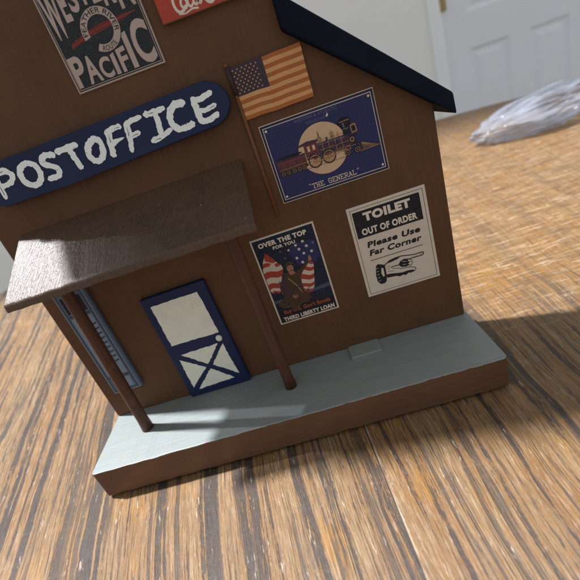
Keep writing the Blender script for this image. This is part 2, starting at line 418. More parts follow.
rd = empty('room_door', (DX0, WY, FLOOR), 'white panelled room door in the pale wall behind the table', 'door')
bm_obj('door_casing', casing, M['trim'], rd).location = (-DX0, -WY, -FLOOR)
def door_leaf():
    bm = bmesh.new(); w = DX1 - DX0 - .006; h = DZ1 - FLOOR - .012
    rows = [(.23, .865), (1.03, 1.62), (1.74, 1.95)]; cols = [(.124, .326), (w - .326, w - .124)]
    xs = [0, cols[0][0], cols[0][1], cols[1][0], cols[1][1], w]; zs = [0, rows[0][0], rows[0][1], rows[1][0], rows[1][1], rows[2][0], rows[2][1], h]
    def F(pts): bm.faces.new([bm.verts.new(p) for p in pts])
    for i in range(5):
        for j in range(7):
            x0, x1, z0, z1 = xs[i], xs[i + 1], zs[j], zs[j + 1]
            if i in (1, 3) and j in (1, 3, 5):
                loops = []
                for inset, dep in ((0, 0), (.006, .005), (.016, .010), (.026, .010), (.048, .003)):
                    loops.append([(x0 + inset, dep, z0 + inset), (x1 - inset, dep, z0 + inset), (x1 - inset, dep, z1 - inset), (x0 + inset, dep, z1 - inset)])
                for a, b in zip(loops, loops[1:]):
                    for q in range(4): F([a[q], a[(q + 1) % 4], b[(q + 1) % 4], b[q]])
                F(loops[-1])
            else: F([(x0, 0, z0), (x1, 0, z0), (x1, 0, z1), (x0, 0, z1)])
    F([(0, 0, 0), (0, 0, h), (0, .035, h), (0, .035, 0)]); F([(w, 0, 0), (w, 0, h), (w, .035, h), (w, .035, 0)]); F([(0, 0, h), (w, 0, h), (w, .035, h), (0, .035, h)]); F([(0, .035, 0), (w, .035, 0), (w, .035, h), (0, .035, h)])
    bmesh.ops.remove_doubles(bm, verts=bm.verts, dist=.0002)
    return bm
leaf = bm_obj('door_leaf', door_leaf(), M['roomdoor'], rd); leaf.location = (.003, .006, .006)
for hz in (.25, 1.105, 1.83):
    hb = box_bm(-.004, .03, -.004, .004, hz - .03, hz + .03, .002, 1)
    bmesh.ops.create_cone(hb, cap_ends=True, segments=12, radius1=.006, radius2=.006, depth=.066, matrix=__import__('mathutils').Matrix.Translation((-.001, -.008, hz)))
    bm_obj('hinge', hb, M['brass'], rd)

# ------------------------------------------------------------------ the model station
st = empty('toy_station', (0, 0, TABLE_Z), 'brown painted wooden toy railroad station with navy roof and small porch', 'model building')
DZ = -TABLE_Z
def part(o, parent=st, z=DZ):
    o.parent = parent; o.location = (0, 0, z); return o

DEPTH = .027
body = [(0, 0), (.3, 0), (.3003, .1600), (.2215, .2330), (.2215, .335), (.1105, .43), (0, .335)]
bm = prism_bm(body, 0, DEPTH, .0012, 2)
part(bm_obj('wall', bm, M['brown'], st))
bm = box_bm(0, .3022, -.0598, DEPTH + .004, -.0243, 0, 0)
bmesh.ops.bevel(bm, geom=[e for e in bm.edges if abs(e.verts[0].co.z - e.verts[1].co.z) > .01], offset=.003, segments=3, affect='EDGES', profile=.5)
bmesh.ops.bevel(bm, geom=[e for e in bm.edges if abs(e.verts[0].co.z - e.verts[1].co.z) < .001 and len(e.link_faces) == 2 and abs(e.link_faces[0].normal.z - e.link_faces[1].normal.z) > .5], offset=.0007, segments=2, affect='EDGES', profile=.5)
es = [e for e in bm.edges if abs(e.verts[0].co.x - e.verts[1].co.x) > .1]
bmesh.ops.subdivide_edges(bm, edges=es, cuts=90)
for v in bm.verts:
    if v.co.z > -.004: 
        v.co.y += .0005 * noise.noise((v.co.x * 90, v.co.y * 20, 0)); v.co.z += .00025 * noise.noise((v.co.x * 120, v.co.y * 60, 3.))
    elif v.co.z < -.02: v.co.z += abs(.0006 * noise.noise((v.co.x * 60, v.co.y * 30, 5.))); v.co.y += .0006 * noise.noise((v.co.x * 110, 4., 1.))
part(bm_obj('base', bm, M['deck'], st))
for fx in (.016, .286):                                   # felt pads that lift the base a hair off the table
    for fy in (-.048, .018):
        fb = bmesh.new(); bmesh.ops.create_cone(fb, cap_ends=True, segments=20, radius1=.006, radius2=.006, depth=.0029)
        for v in fb.verts: v.co += Vector((fx, fy, TABLE_Z + .00155))
        part(bm_obj('felt_pad', fb, INK['black'], st))
# right roof slope: one thick board laid along the low gable side
bm = prism_bm([(.2217, .2232), (.3110, .1487), (.3102, .1618), (.2217, .2432)], -.008, DEPTH + .008, .0016, 3)
part(bm_obj('roof_board', bm, M['roof'], st))
# tall centre gable: two boards above the picture, eaves stretched to shade the porch
bm = prism_bm([(-.030, .291), (.1105, .417), (.1105, .432), (-.030, .304)], -.0205, DEPTH + .008, .0016, 3)
part(bm_obj('roof_board', bm, M['roof'], st))
bm = prism_bm([(.1115, .417), (.252, .291), (.252, .304), (.1115, .432)], -.0205, DEPTH + .008, .0016, 3)
part(bm_obj('roof_board', bm, M['roof'], st))
# porch roof: sloping rough board
bm = bmesh.new()
PX0, PX1 = .0145, .1752
sec = [(.0004, .1656), (-.0496, .1352), (-.0502, .1300), (.0004, .1585)]
NX = 60
cols = []
for i in range(NX + 1):
    x = PX0 + (PX1 - PX0) * i / NX
    cols.append([bm.verts.new((x, y, z)) for y, z in sec])
for a, b in zip(cols, cols[1:]):
    for q in range(4): bm.faces.new((a[q], b[q], b[(q + 1) % 4], a[(q + 1) % 4]))
bm.faces.new(cols[0]); bm.faces.new(cols[-1][::-1])
bmesh.ops.recalc_face_normals(bm, faces=bm.faces)
es = [e for e in bm.edges if len(e.link_faces) == 2 and e.calc_face_angle() > .5]
bmesh.ops.bevel(bm, geom=es, offset=.0011, segments=3, affect='EDGES', profile=.5)
for v in bm.verts:
    if v.co.y < -.002:
        v.co.z += .0005 * noise.noise((v.co.x * 140, v.co.y * 50, 1.)); v.co.y += .0004 * noise.noise((v.co.x * 120, v.co.z * 40, 7.))
part(bm_obj('porch_roof', bm, M['porch'], st))
def post(x, y, top, r=.0042, lean=0.):
    bm = bmesh.new(); n = 24; H = 14; prev = None
    for j in range(H + 1):
        z = .0002 + (top - .0002) * j / H
        rr = r * (1 + .03 * noise.noise((x * 99, z * 60, 0)) + (.10 if j == 0 else 0))
        ring = [bm.verts.new((x + lean * j / H + rr * math.cos(2 * math.pi * i / n), y + rr * math.sin(2 * math.pi * i / n), z)) for i in range(n)]
        if prev:
            for i in range(n): bm.faces.new((prev[i], prev[(i + 1) % n], ring[(i + 1) % n], ring[i]))
        else: bm.faces.new(ring[::-1])
        prev = ring
    bm.faces.new(prev)
    o = bm_obj('porch_post', bm, M['dowel'], st, smooth=True); return part(o)
post(.0355, -.026, .1445, lean=.0036); post(.1545, -.026, .1445)
# door
door = bm_obj('door', prism_bm([(.0690, .0004), (.1216, .0006), (.1200, .0960), (.0690, .0952)], -.0045, .0004, .0012, 2), M['doorblue'], st); part(door)
a = Art(-.0045)
dragc = flat('dried_paint', (.42, .42, .36))
def wob(pts, amp=.35, sub=9):
    out = []
    for (x0, z0), (x1, z1) in zip(pts, pts[1:] + pts[:1]):
        for j in range(sub):
            t = j / sub; out.append((x0 + (x1 - x0) * t + rng.uniform(-amp, amp) * .7, z0 + (z1 - z0) * t + rng.uniform(-amp, amp) * .7))
    return out
a.poly(wob([(75.0, 52.2), (114.0, 51.6), (112.2, 88.6), (75.0, 88.2)], .42, 14), M['doorwhite'])
for q in range(9):
    px, pz = rng.uniform(78, 108), rng.uniform(56, 82); a.stroke([(px, pz), (px + rng.uniform(-.5, .5), pz + rng.uniform(2, 6))], .16, dragc, 2, taper=(.4, 1), jit=.4)
a.build('upper_panel', door)
a = Art(-.0045)
# four quarters left white between the blue cross boards
xl, xr, zb, zt = 74.6, 114.4, 7.2, 42.2; cx, cz = (xl + xr) / 2 + 1, (zb + zt) / 2; g = 2.0
a.poly(wob([(xl + 3.6, zt), (xr - 5.4, zt + .4), (cx - .5, cz + g + .4)], .48, 13), M['doorwhite']); a.poly(wob([(xl + 3.6, zb - .6), (xr - 4.4, zb + .8), (cx - .5, cz - g)], .48, 13), M['doorwhite'])
a.poly(wob([(xl, zb + 2.4), (xl + .6, zt - 4), (cx - g - 1.2, cz)], .48, 13), M['doorwhite']); a.poly(wob([(xr + .2, zb + 3.6), (xr - 1.6, zt - .8), (cx + g + .6, cz + .8)], .48, 13), M['doorwhite'])
a.build('lower_panel', door)
bm = bmesh.new(); bmesh.ops.create_uvsphere(bm, u_segments=18, v_segments=10, radius=.0024)
for v in bm.verts: v.co = Vector((v.co.x * 1.05 + .1121, v.co.y * .55 - .0048, v.co.z * 1.15 + .0468))
bm_obj('knob', bm, M['doorwhite'], door, smooth=True)
# step block on the deck
part(bm_obj('step_block', box_bm(.2046, .2290, -.0165, -.0003, -.0003, .0022, .0007, 2), M['deck'], st))
# ------------------------------------------------------------------ things fixed to the front
Z0 = TABLE_Z
def at(x, z, y=0.): return (x * MM, y, z * MM)

# long navy name board
sign = empty('name_board', at(0, 0), 'navy wooden name board with white hand painted POST OFFICE lettering', 'sign')
ol = [(15, 190), (22, 184.8), (68, 184.6), (170.5, 187.9), (176.5, 190.5), (181.4, 197), (181.4, 203), (177.6, 209.8), (171, 213.3), (84, 211.8), (23, 211), (17, 207), (14.6, 200)]
bm_obj('board', prism_bm([(x * MM, z * MM) for x, z in ol], -.0066, .0003, .0012, 3), M['navy'], sign)
a = Art(-.0066)
W = M['brushwhite']
def br(pts, w=3.0, smooth=True, taper=(1.12, .95)):
    a.stroke(pts, w * 1.14, W, 1, taper=taper, jit=.2, sub=5, smooth=smooth)
    if rng.random() < .55:                     # dry-brush gap where the blue shows through the stroke
        i = rng.randrange(len(pts) - 1); p, q = Vector(pts[i]), Vector(pts[i + 1]); n = (q - p).normalized(); n = Vector((-n.y, n.x)) * rng.uniform(-.6, .6)
        a.stroke([tuple(p.lerp(q, .2) + n), tuple(p.lerp(q, .55) + n * .6), tuple(p.lerp(q, .9) + n)], .42, M['navy'], 2, taper=(.3, 1.), jit=.4)
br([(27, 204), (26, 190.5)]); br([(27, 204), (34, 205), (37.5, 201), (34, 197.5), (27.5, 197)])
br([(48, 204.5), (43.5, 202), (42.5, 196), (46, 191.8), (51, 192), (54.5, 196), (54, 202), (50, 204.8), (48, 204.5)])
br([(67.5, 204), (62, 205), (59.5, 201.5), (63, 198.5), (66.5, 195.5), (64, 191.8), (58.5, 192)])
br([(71.5, 204.8), (83.4, 204.9)]); br([(78.6, 204), (79.3, 198), (80.1, 192.4)], 3.1)
br([(96, 204.4), (91.2, 202.5), (88.1, 197), (90.6, 192.6), (95, 193), (98.2, 198.5), (97.8, 203), (95.4, 204.6)], 3.1)
br([(105.3, 205), (104, 199), (102.4, 192.6)], 3.3); br([(105.2, 205), (109, 206), (113.3, 206)], 2.6)
a.poly(wob([(104.2, 200.6), (113.6, 199.6), (104.6, 196.4)], .3, 5), W)
br([(117.8, 205.4), (116.6, 199), (114.2, 191.2)], 3.2, taper=(1.1, .7)); br([(117.8, 205.6), (122, 206.6), (127.2, 206.9)], 2.5); br([(117, 198.8), (122.4, 199.2)], 2.7)
br([(131.6, 207), (136, 206.6), (142.4, 207)], 2.6); br([(136.6, 206.8), (136.3, 200), (135.2, 194)], 2.9); br([(129.2, 192.4), (134.5, 192.8), (141.6, 194.9)], 2.6)
br([(153.8, 206.3), (149, 206.6), (144.9, 203), (143.8, 197.5), (146.8, 193.6), (151, 193), (155.4, 193.8)], 3.2)
br([(161.3, 205.6), (160.8, 199), (161.2, 193.8)], 3.2); br([(161.3, 205.2), (166, 205), (171.8, 206.2)], 2.7); br([(162.2, 198.8), (167, 198.4), (171.8, 199.2)], 2.3); br([(161.2, 193.6), (165, 192.6), (171.2, 193.9)], 3.)
a.build('lettering', sign)

# dark square railway sign, upper left
wp = empty('railway_sign', at(98.2, 228.9), 'dark square railway sign with cream letters and round feather emblem', 'sign')
bm_obj('board', box_bm(0, .055, -.0014, .0003, 0, .0535, .0003, 1), INK['pinkgrey'], wp)
a = Art(-.0014)
a.rect(.9, .9, 54.1, 52.6, 'charcoal', 1); a.frame(1.5, 1.5, 53.5, 52., .3, 'pinkgrey', 2)
cx, cz = 27.8, 25.6
for ch, x0, x1, zb, zt in (('P', 2.0, 9.6, 2.6, 18.4), ('A', 9.4, 17.6, 2.6, 16.6), ('C', 18.0, 25.2, 2.5, 13.4), ('I', 26.4, 28.8, 2.6, 13.2), ('F', 30.4, 35.8, 2.6, 14.6), ('I', 37.0, 40.0, 2.6, 20.6), ('C', 41.6, 52.4, 2.5, 24.4)):
    if ch in 'IFP': zl, zr = zt - .3, zt + .5
    else: zl = zr = zt
    a.text(ch, 0, 0, 1, 1, 'pinkgrey', 2, bold=.03, warp=lambda p, q, x0=x0, x1=x1, zb=zb, zl=zl, zr=zr: (x0 + p * (x1 - x0), zb + q * (zl + (zr - zl) * p - zb)))
for ch, x0, x1, zb in (('W', 2.0, 11.2, 27.2), ('E', 12.0, 16.2, 33.6), ('S', 17.2, 22.6, 36.4), ('T', 23.2, 29.4, 38.0), ('E', 30.4, 35.2, 37.2), ('R', 36.2, 42.8, 34.2), ('N', 43.8, 52.2, 30.4)):
    a.text(ch, x0, zb, x1, 50.8, 'pinkgrey', 2, bold=.03)
a.build('lettering', wp)
a = Art(-.0014)
a.disc(cx, cz, 11.3, 'charcoal', 2.5, 40); a.ring(cx, cz, 7.2, 10.9, 'pinkgrey', 3, 236, 236 + 318)
a.ring(cx, cz, 10.9, 11.2, 'charcoal', 3)
def ringtext(t, a0, a1, r0, r1, flip=False):
    def wf(p, q):
        ang = R(a0 + (a1 - a0) * p); r = (r1 + (r0 - r1) * q) if flip else (r0 + (r1 - r0) * q)
        return (cx + r * math.cos(ang), cz + r * math.sin(ang))
    a.text(t, 0, 0, 1, 1, 'charcoal', 4, bold=.01, warp=wf)
ringtext('FEATHER RIVER', 186, -22, 7.8, 10.4); ringtext('ROUTE', 250, 306, 7.8, 10.4, True)
a.poly([(8, 21.2), (14, 22.6), (24, 24.3), (33, 25.2), (42, 26.4), (51.8, 28.2), (46, 28.4), (37, 28.6), (28, 28.2), (18, 26.6), (9, 24.2)], 'featherred', 2.7)
a.stroke([(8.5, 22.6), (24, 26), (50, 28)], .25, 'rust', 2.8)
for i in range(9): a.stroke([(14 + i * 3.6, 24.0 + i * .45), (12.6 + i * 3.6, 22.9 + i * .42)], .16, 'rust', 2.8, smooth=False)
a.build('emblem', wp)

# red soda sign
soda = empty('soda_sign', at(160.2, 245.2), 'small red soda sign with flowing white script on wooden block', 'sign')
bm_obj('block', box_bm(0, .054, -.0035, .0003, 0, .025, .0005, 2), painted('raw_block', (.17, .095, .05), rough=.6), soda)
a = Art(-.0035); a.rect(.3, .5, 53.7, 24.6, 'sodared', 1); a.build('face', soda)
a = Art(-.0035)
def sc(pts, w=1.3, tp=None): a.stroke(pts, w, 'white', 2, taper=tp)
def script(ox, oz, k, pts, w, tp=None): sc([(ox + x * k, oz + z * k) for x, z in pts], w, tp)
capC = [(7, 12.5), (6, 14.6), (3.6, 14.2), (1.2, 10.5), (.2, 6), (1.2, 2.4), (3.6, 1.4), (6.4, 3.2)]
o_ = [(2, 5.6), (.5, 4.6), (0, 2.4), (1, .4), (2.6, .6), (3.7, 2.6), (3.4, 4.8), (2, 5.6)]
c_ = [(3.2, 4.8), (2, 5.6), (.4, 4), (.2, 1.6), (1.4, .3), (3.4, 1.6)]
a_ = [(3.2, 4.8), (2, 5.5), (.4, 4), (.2, 1.6), (1.2, .4), (2.6, 1.8), (3.3, 5.2), (3, 1.6), (3.8, .4), (4.8, 1.6)]
l_ = [(0, .6), (1.6, 3), (3.2, 9), (2.4, 11), (1.2, 8), (1, 2.4), (1.8, .4), (3, 1.4)]
script(9.2, 1.4, .95, capC, 1.5, (.7, 1.1)); script(13.3, 3.4, .9, o_, 1.2); script(17.0, 3.3, .9, c_, 1.2); script(20.3, 3.2, .9, a_, 1.2)
sc([(10.5, 2.0), (14, 1.5), (18.5, 2.4), (21.5, 1.9)], .8, (.6, 1.3))
sc([(24.8, 6.6), (26, 6.6)], 1.)
script(26.5, 1.0, .95, capC, 1.5, (.7, 1.1)); script(32.2, 3.0, .9, o_, 1.2); script(35.8, 2.9, .9, l_, 1.1); script(38.6, 2.9, .9, a_, 1.2)
sc([(27.5, 13.6), (32, 11.6), (39, 13.2), (45, 11.8)], .8, (1., .5))
a.build('script', soda)

# flag on a stick
fg = empty('small_flag', at(185.8, 122), 'small faded striped flag on thin stick leaning against brown wall', 'flag')
bm = bmesh.new()
def stick(bm, x, y, z0, z1, r, n=12):
    a_ = [bm.verts.new((x + r * math.cos(2 * math.pi * i / n), y + r * math.sin(2 * math.pi * i / n), z0)) for i in range(n)]
    b_ = [bm.verts.new((x + r * math.cos(2 * math.pi * i / n), y + r * math.sin(2 * math.pi * i / n), z1)) for i in range(n)]
    fs = [bm.faces.new((a_[i], a_[(i + 1) % n], b_[(i + 1) % n], b_[i])) for i in range(n)]; bm.faces.new(a_[::-1]); bm.faces.new(b_); return fs
stick(bm, 0, -.0016, 0, .078, .0011)
for f in stick(bm, 0, -.0016, .0785, .0935, .0014): f.material_index = 1
sp = bmesh.ops.create_uvsphere(bm, u_segments=12, v_segments=8, radius=.0014)
for v in sp['verts']: v.co = v.co + Vector((-.0004, -.0016, .0945))
o = bm_obj('stick', bm, [INK['stick'], INK['stickdark']], fg, smooth=True)
# cloth: gently rippled sheet with its stripes as separate material bands
NXF, NZF = 39, 39; FW, FH = 43.6, 29.6
vs = []; fs = []; mi = []
for j in range(NZF + 1):
    for i in range(NXF + 1):
        u, w = i / NXF, j / NZF
        x = .8 + u * FW + .12 * math.sin(w * 9) * u; z = 63.2 + w * FH + .16 * math.sin(u * 9.) - .1 * math.sin(u * 17)
        vs.append((x * MM, -.0013 - .0006 * u * (1 + math.sin(u * 11 + w * 2)) - .0002, z * MM))
for j in range(NZF):
    for i in range(NXF):
        b = j * (NXF + 1) + i; fs.append((b, b + 1, b + NXF + 2, b + NXF + 1))
        stripe = (j // 3) % 2
        mi.append(2 if (i < 18 and j >= 18) else (0 if stripe else 1))
n0 = len(vs)
fl_o = mesh_obj('cloth', vs, fs, [INK['flagcream'], INK['flagorange'], INK['canton']], fg, mi, True)
a = Art(-.0031)
for r in range(9):
    for c in range(6 if r % 2 == 0 else 5):
        u = (1.2 + c * 2.85 + (1.42 if r % 2 else 0)) / FW; w = (15.2 + r * 1.55) / FH
        x = .8 + u * FW + .12 * math.sin(w * 9) * u; z = 63.2 + w * FH + .16 * math.sin(u * 9.) - .1 * math.sin(u * 17)
        a.star(x + .5, z, .62, 'flagcream', 1)
a.build('stars', fl_o)

# locomotive print
def blob2(cx, cz, rx, rz, n=26): return [(cx + rx * math.cos(2 * math.pi * i / n), cz + rz * (1 + rng.uniform(-.3, .3)) * math.sin(2 * math.pi * i / n)) for i in range(n)]
gp = empty('locomotive_print', at(192.1, 128.5), 'navy locomotive print with old steam engine before a cream moon', 'poster')
card('card', 73.6, 50.7, .6, INK['cream'], gp)
a = Art(-.0006); GW, GH = 73.6, 50.7
a.rect(.5, .5, GW - .5, GH - .5, 'deepnavy', 1); a.rect(1.1, 1.1, GW - 1.1, GH - 1.1, 'navy', 2)
a.frame(1.9, 2.1, GW - 1.9, GH - 1.9, .42, 'cream', 3)
for px, pz in ((3.7, 4.1), (GW - 3.7, 4.1), (3.7, GH - 3.9), (GW - 3.7, GH - 3.9)): a.disc(px, pz, .75, 'white', 3, 12)
a.build('border', gp)
a = Art(-.0006); a.disc(35.3, 26, 15.9, 'moon', 3, 64); a.build('moon', gp)
a = Art(-.0006)
P = a.poly
# tender
P([(3.6, 26.8), (23, 26.6), (23, 19.4), (4.6, 19.4), (4.2, 22)], 'maroon', 4); P([(3.4, 27.4), (23.2, 27.2), (23.1, 26.2), (3.6, 26.4)], 'plum', 5)
a.stroke([(5.2, 21.2), (22.4, 21.2)], .3, 'gold', 5); a.stroke([(5.2, 25.2), (22.4, 25.2)], .22, 'rust', 5)
P([(4.6, 20), (23.5, 20), (23.5, 18.8), (4.6, 18.8)], 'ironblue', 5)
for wx in (6.2, 9.8, 13.6, 17.2, 20.6):
    a.disc(wx, 18.6, 1.65, 'black', 6, 20); a.ring(wx, 18.6, 1.05, 1.3, 'gold', 7, n=18); a.disc(wx, 18.6, .35, 'gold', 7, 8)
# cab
P([(23.4, 31.4), (32.2, 31.4), (32.4, 22), (23.4, 22)], 'maroon', 5); P([(20.2, 32.2), (26, 33.3), (33.4, 32.6), (33.4, 31.4), (20.4, 31.2)], 'plum', 6)
a.rect(25, 26.4, 27.3, 30.4, 'red', 6); a.rect(28.4, 26.4, 30.8, 30.4, 'red', 6); a.rect(25.5, 27, 26.9, 30, 'cream', 7); a.rect(28.9, 27, 30.3, 30, 'cream', 7)
a.rect(23.6, 23.2, 32.2, 23.7, 'gold', 6)
# boiler
P([(32.2, 30.2), (50, 29.8), (52.6, 29), (53.2, 26), (52.4, 22.8), (32.2, 22.6)], 'plum', 5)
for bx in (35.2, 39.2, 43.5, 47.6): a.rect(bx, 22.8, bx + .35, 30, 'gold', 6)
P([(32.2, 29.4), (50, 29), (50, 28.4), (32.2, 28.8)], 'ghost', 6)
P([(28, 22.8), (56.5, 22.4), (57.5, 21.4), (28, 21.4)], 'ironblue', 6); a.stroke([(30, 22.1), (56, 21.9)], .3, 'gold', 7)
P([(32.8, 30), (33.1, 33.4), (34.2, 34.2), (35.4, 33.4), (35.7, 30)], 'gold', 6); a.stroke([(34.3, 34), (34.3, 36.2)], .5, 'black', 6); a.disc(34.3, 36.4, .55, 'gold', 6, 10)
a.ring(34.3, 32, 1.0, 1.3, 'maroon', 7, n=16)
P([(41.3, 30), (41.6, 32.6), (40.9, 33), (42.6, 34.9), (44.2, 33), (43.5, 32.6), (43.8, 30)], 'gold', 6); a.rect(41.6, 31, 43.5, 31.6, 'plum', 7)
P([(38.2, 30), (38.2, 32), (39.6, 32), (39.6, 30)], 'plum', 6); a.stroke([(46.3, 30), (46.3, 33)], .4, 'gold', 6)
# smoke stack and lamp
P([(49.6, 29.6), (49.8, 32.6), (47.6, 37.2), (48.2, 38.9), (51.6, 40.2), (55.2, 39.2), (56.2, 37.4), (54.0, 32.6), (54.0, 29.6)], 'black', 6)
a.stroke([(48.9, 37.6), (55.2, 37.8)], .4, 'gold', 7); a.stroke([(50.4, 33), (53.6, 33)], .35, 'gold', 7); P([(50.9, 33.6), (50.3, 36.8), (51.4, 37), (51.6, 33.6)], 'ghost', 7)
P([(54.8, 34.2), (58.4, 34.4), (58.8, 29.4), (55.2, 29.2)], 'gold', 6); P([(55.5, 33.5), (57.8, 33.6), (58, 30.2), (55.7, 30)], 'black', 7); a.rect(54, 28.4, 58.5, 29.2, 'plum', 6); P([(55, 34.2), (58.2, 34.4), (56.6, 35.6)], 'maroon', 6)
P([(52.6, 28.6), (56, 28.4), (57.2, 22.4), (52.6, 22.4)], 'ironblue', 5); a.ring(54.4, 25.6, .9, 1.5, 'gold', 6, n=16)
# drivers
for wx, wz in ((28.4, 20.3), (37.7, 20.4)):
    a.ring(wx, wz, 3.75, 4.5, 'black', 8); a.ring(wx, wz, 3.35, 3.8, 'gold', 8.5); a.disc(wx, wz, .9, 'gold', 9, 12)
    for sgn in range(10): a.stroke([(wx, wz), (wx + 3.5 * math.cos(R(36 * sgn)), wz + 3.5 * math.sin(R(36 * sgn)))], .28, 'rust', 8, smooth=False)
a.stroke([(28.4, 19.4), (37.7, 19.5)], .7, 'gold', 9.5); a.stroke([(37.7, 19.5), (49.6, 21.4)], .55, 'gold', 9.5); P([(47, 23), (52.4, 23), (52.6, 20), (47.2, 20)], 'plum', 9); a.frame(47.2, 20.2, 52.3, 22.8, .3, 'gold', 9.6)
for wx, wz in ((49.8, 18.6), (56.2, 18.6)):
    a.disc(wx, wz, 2.0, 'black', 8, 20); a.ring(wx, wz, 1.3, 1.6, 'gold', 9, n=18); a.disc(wx, wz, .4, 'gold', 9, 8)
for q in range(46):
    px = rng.uniform(24, 56); pz = rng.uniform(21.2, 29.6); hz_ = rng.random() < .6; ln = rng.uniform(.5, 2.4)
    a.stroke([(px, pz), (px + ln, pz) if hz_ else (px, pz + ln * .6)], rng.uniform(.12, .26), rng.choice(['gold', 'black', 'rust', 'black', 'ironblue']), 7.5, smooth=False)
for q in range(22):
    px = rng.uniform(4.6, 22); a.stroke([(px, rng.uniform(20, 25)), (px + rng.uniform(.4, 2.5), rng.uniform(20, 25))], .14, rng.choice(['black', 'rust', 'plum']), 5.5, smooth=False)
a.poly(blob2(13, 28.2, 8.6, .9), 'black', 4.5)
a.stroke([(33, 31.2), (49.6, 31.0)], .22, 'gold', 7); a.stroke([(33.4, 25.6), (52, 25.4)], .25, 'gold', 7)
# cowcatcher
P([(57, 22), (60, 22.4), (70.8, 17.8), (70.6, 17.1), (57.6, 16.8)], 'plum', 6)
for i in range(8): a.stroke([(59.6, 22.1), (60.6 + i * 1.38, 17.2)], .22, 'gold', 7, smooth=False)
a.stroke([(58, 17), (70.6, 17.4)], .35, 'gold', 7); a.stroke([(5, 16.8), (58, 16.6)], .2, 'plum', 4)
a.build('locomotive', gp)
a = Art(-.0006)
slab_text(a, 'THE GENERAL', 22, 3.7, 52, 6.6, 'cream', .42, 3)
for q in (20.2, 20.9, 53.2, 53.9): a.stroke([(q, 7.2), (q, 6.4)], .3, 'cream', 3)
a.build('name_lettering', gp)
a = Art(-.0006)
a.text('WESTERN & ATLANTIC', 22, 45.7, 50, 47.7, 'ghost', 3, bold=.0); a.text('RAILROAD', 29, 42.9, 42, 44.5, 'ghost', 3)
a.poly([(42, 44), (43.2, 45.6), (43.6, 44.4), (42.6, 43.2)], 'white', 4)
a.build('lettering', gp)

# war loan poster
ow = empty('war_loan_poster', at(160.4, 39.2), 'small dark war loan poster with soldier between two flags', 'poster')
card('card', 46.9, 71.6, .4, INK['paper'], ow)
a = Art(-.0004)
a.rect(1.2, 1.2, 45.7, 70.4, 'deepnavy', 1)
a.poly([(1.2, 18.6), (45.7, 20.4), (45.7, 23.6), (32, 22.2), (1.2, 21)], 'sky', 2); a.rect(1.2, 1.2, 45.7, 12.6, 'black', 2)
def blob(cx, cz, rx, rz, n=26, j=.18): return [(cx + rx * (1 + rng.uniform(-j, j)) * math.cos(2 * math.pi * i / n), cz + rz * (1 + rng.uniform(-j, j)) * math.sin(2 * math.pi * i / n)) for i in range(n)]
a.poly([(23, 57), (30, 60.4), (44, 59), (44.6, 46), (38, 40), (28, 44)], 'navy', 2)
a.poly(blob(17, 17, 13, 5.5), 'khaki', 2)
a.build('background', ow)
a = Art(-.0004)
def flagpiece(edge_l, edge_r, nstripe, lay):
    """stripes lofted between two wavy edges, top to bottom"""
    def at_(e, t):
        k = t * (len(e) - 1); i = min(int(k), len(e) - 2); f = k - i; return (e[i][0] * (1 - f) + e[i + 1][0] * f, e[i][1] * (1 - f) + e[i + 1][1] * f)
    for s_ in range(nstripe):
        t0, t1 = s_ / nstripe, (s_ + 1) / nstripe; M_ = 8; pts = []
        for i in range(M_ + 1):
            u = i / M_; p, q = at_(edge_l, t0), at_(edge_r, t0); pts.append((p[0] + (q[0] - p[0]) * u, p[1] + (q[1] - p[1]) * u + .9 * math.sin(u * 6.3)))
        for i in range(M_, -1, -1):
            u = i / M_; p, q = at_(edge_l, t1), at_(edge_r, t1); pts.append((p[0] + (q[0] - p[0]) * u, p[1] + (q[1] - p[1]) * u + .9 * math.sin(u * 6.3)))
        a.poly(pts, 'flagred' if s_ % 2 == 0 else 'flagwhite', lay)
flagpiece([(7.4, 59.6), (3.6, 53), (1.6, 47), (1.6, 38), (1.6, 30), (3.4, 27)], [(8.6, 59.2), (13.5, 51), (17, 46.5), (14, 38), (11.2, 31), (9, 27.4)], 9, 3)
flagpiece([(35.8, 45.6), (29.6, 41.6), (24.6, 38), (22.8, 30), (24.4, 24), (27, 20.6)], [(38.2, 43.4), (38.4, 40), (37, 35), (35.6, 29), (34.4, 24.6), (32.6, 21)], 9, 3)
a.poly([(7.8, 50.5), (11.2, 50.9), (11.8, 47.5), (7.6, 47)], 'flagwhite', 4); a.poly([(7.4, 60), (10, 56), (13.6, 51.4), (10.6, 51), (5.6, 54.4)], 'flagred', 4)
a.build('flags', ow)
a = Art(-.0004)
for q, (sx, sz) in enumerate([(18.4, 57.6), (24.4, 56.8), (20.2, 51.9), (30.3, 58.7), (28.3, 49.1), (31.7, 55.1), (34.2, 51.1), (37.5, 55.9), (39.9, 51.0), (31.4, 44.8), (35.8, 60.0), (42.4, 56.8)]):
    a.star(sx, sz, 1.45 if q > 2 else 1.1, 'white' if q not in (0, 2, 11) else 'ghost', 3, 60 + q * 17)
a.build('stars', ow)
a = Art(-.0004)
a.poly([(14, 41), (17.6, 40.6), (21, 38.6), (24.4, 39.6), (26.8, 36), (25.8, 27), (26.4, 20), (22, 17), (13, 17), (9.6, 22), (11.2, 32)], 'khaki', 4)
a.poly([(9, 30), (14.6, 40.6), (17, 38.4), (14.6, 30), (17.6, 23.2), (20, 20.2), (17, 18.6), (12, 22.4)], 'plum', 5)
a.poly([(25.2, 38), (30.6, 42.6), (36, 45.4), (36.4, 44), (30, 38.6), (26.4, 34.6)], 'khaki', 5)
a.poly(blob(21.2, 43.4, 2.5, 3.1, 24, .05), 'skin', 5); a.poly([(19, 40.8), (23.2, 40.4), (24, 38), (20, 38)], 'skin', 4.6)
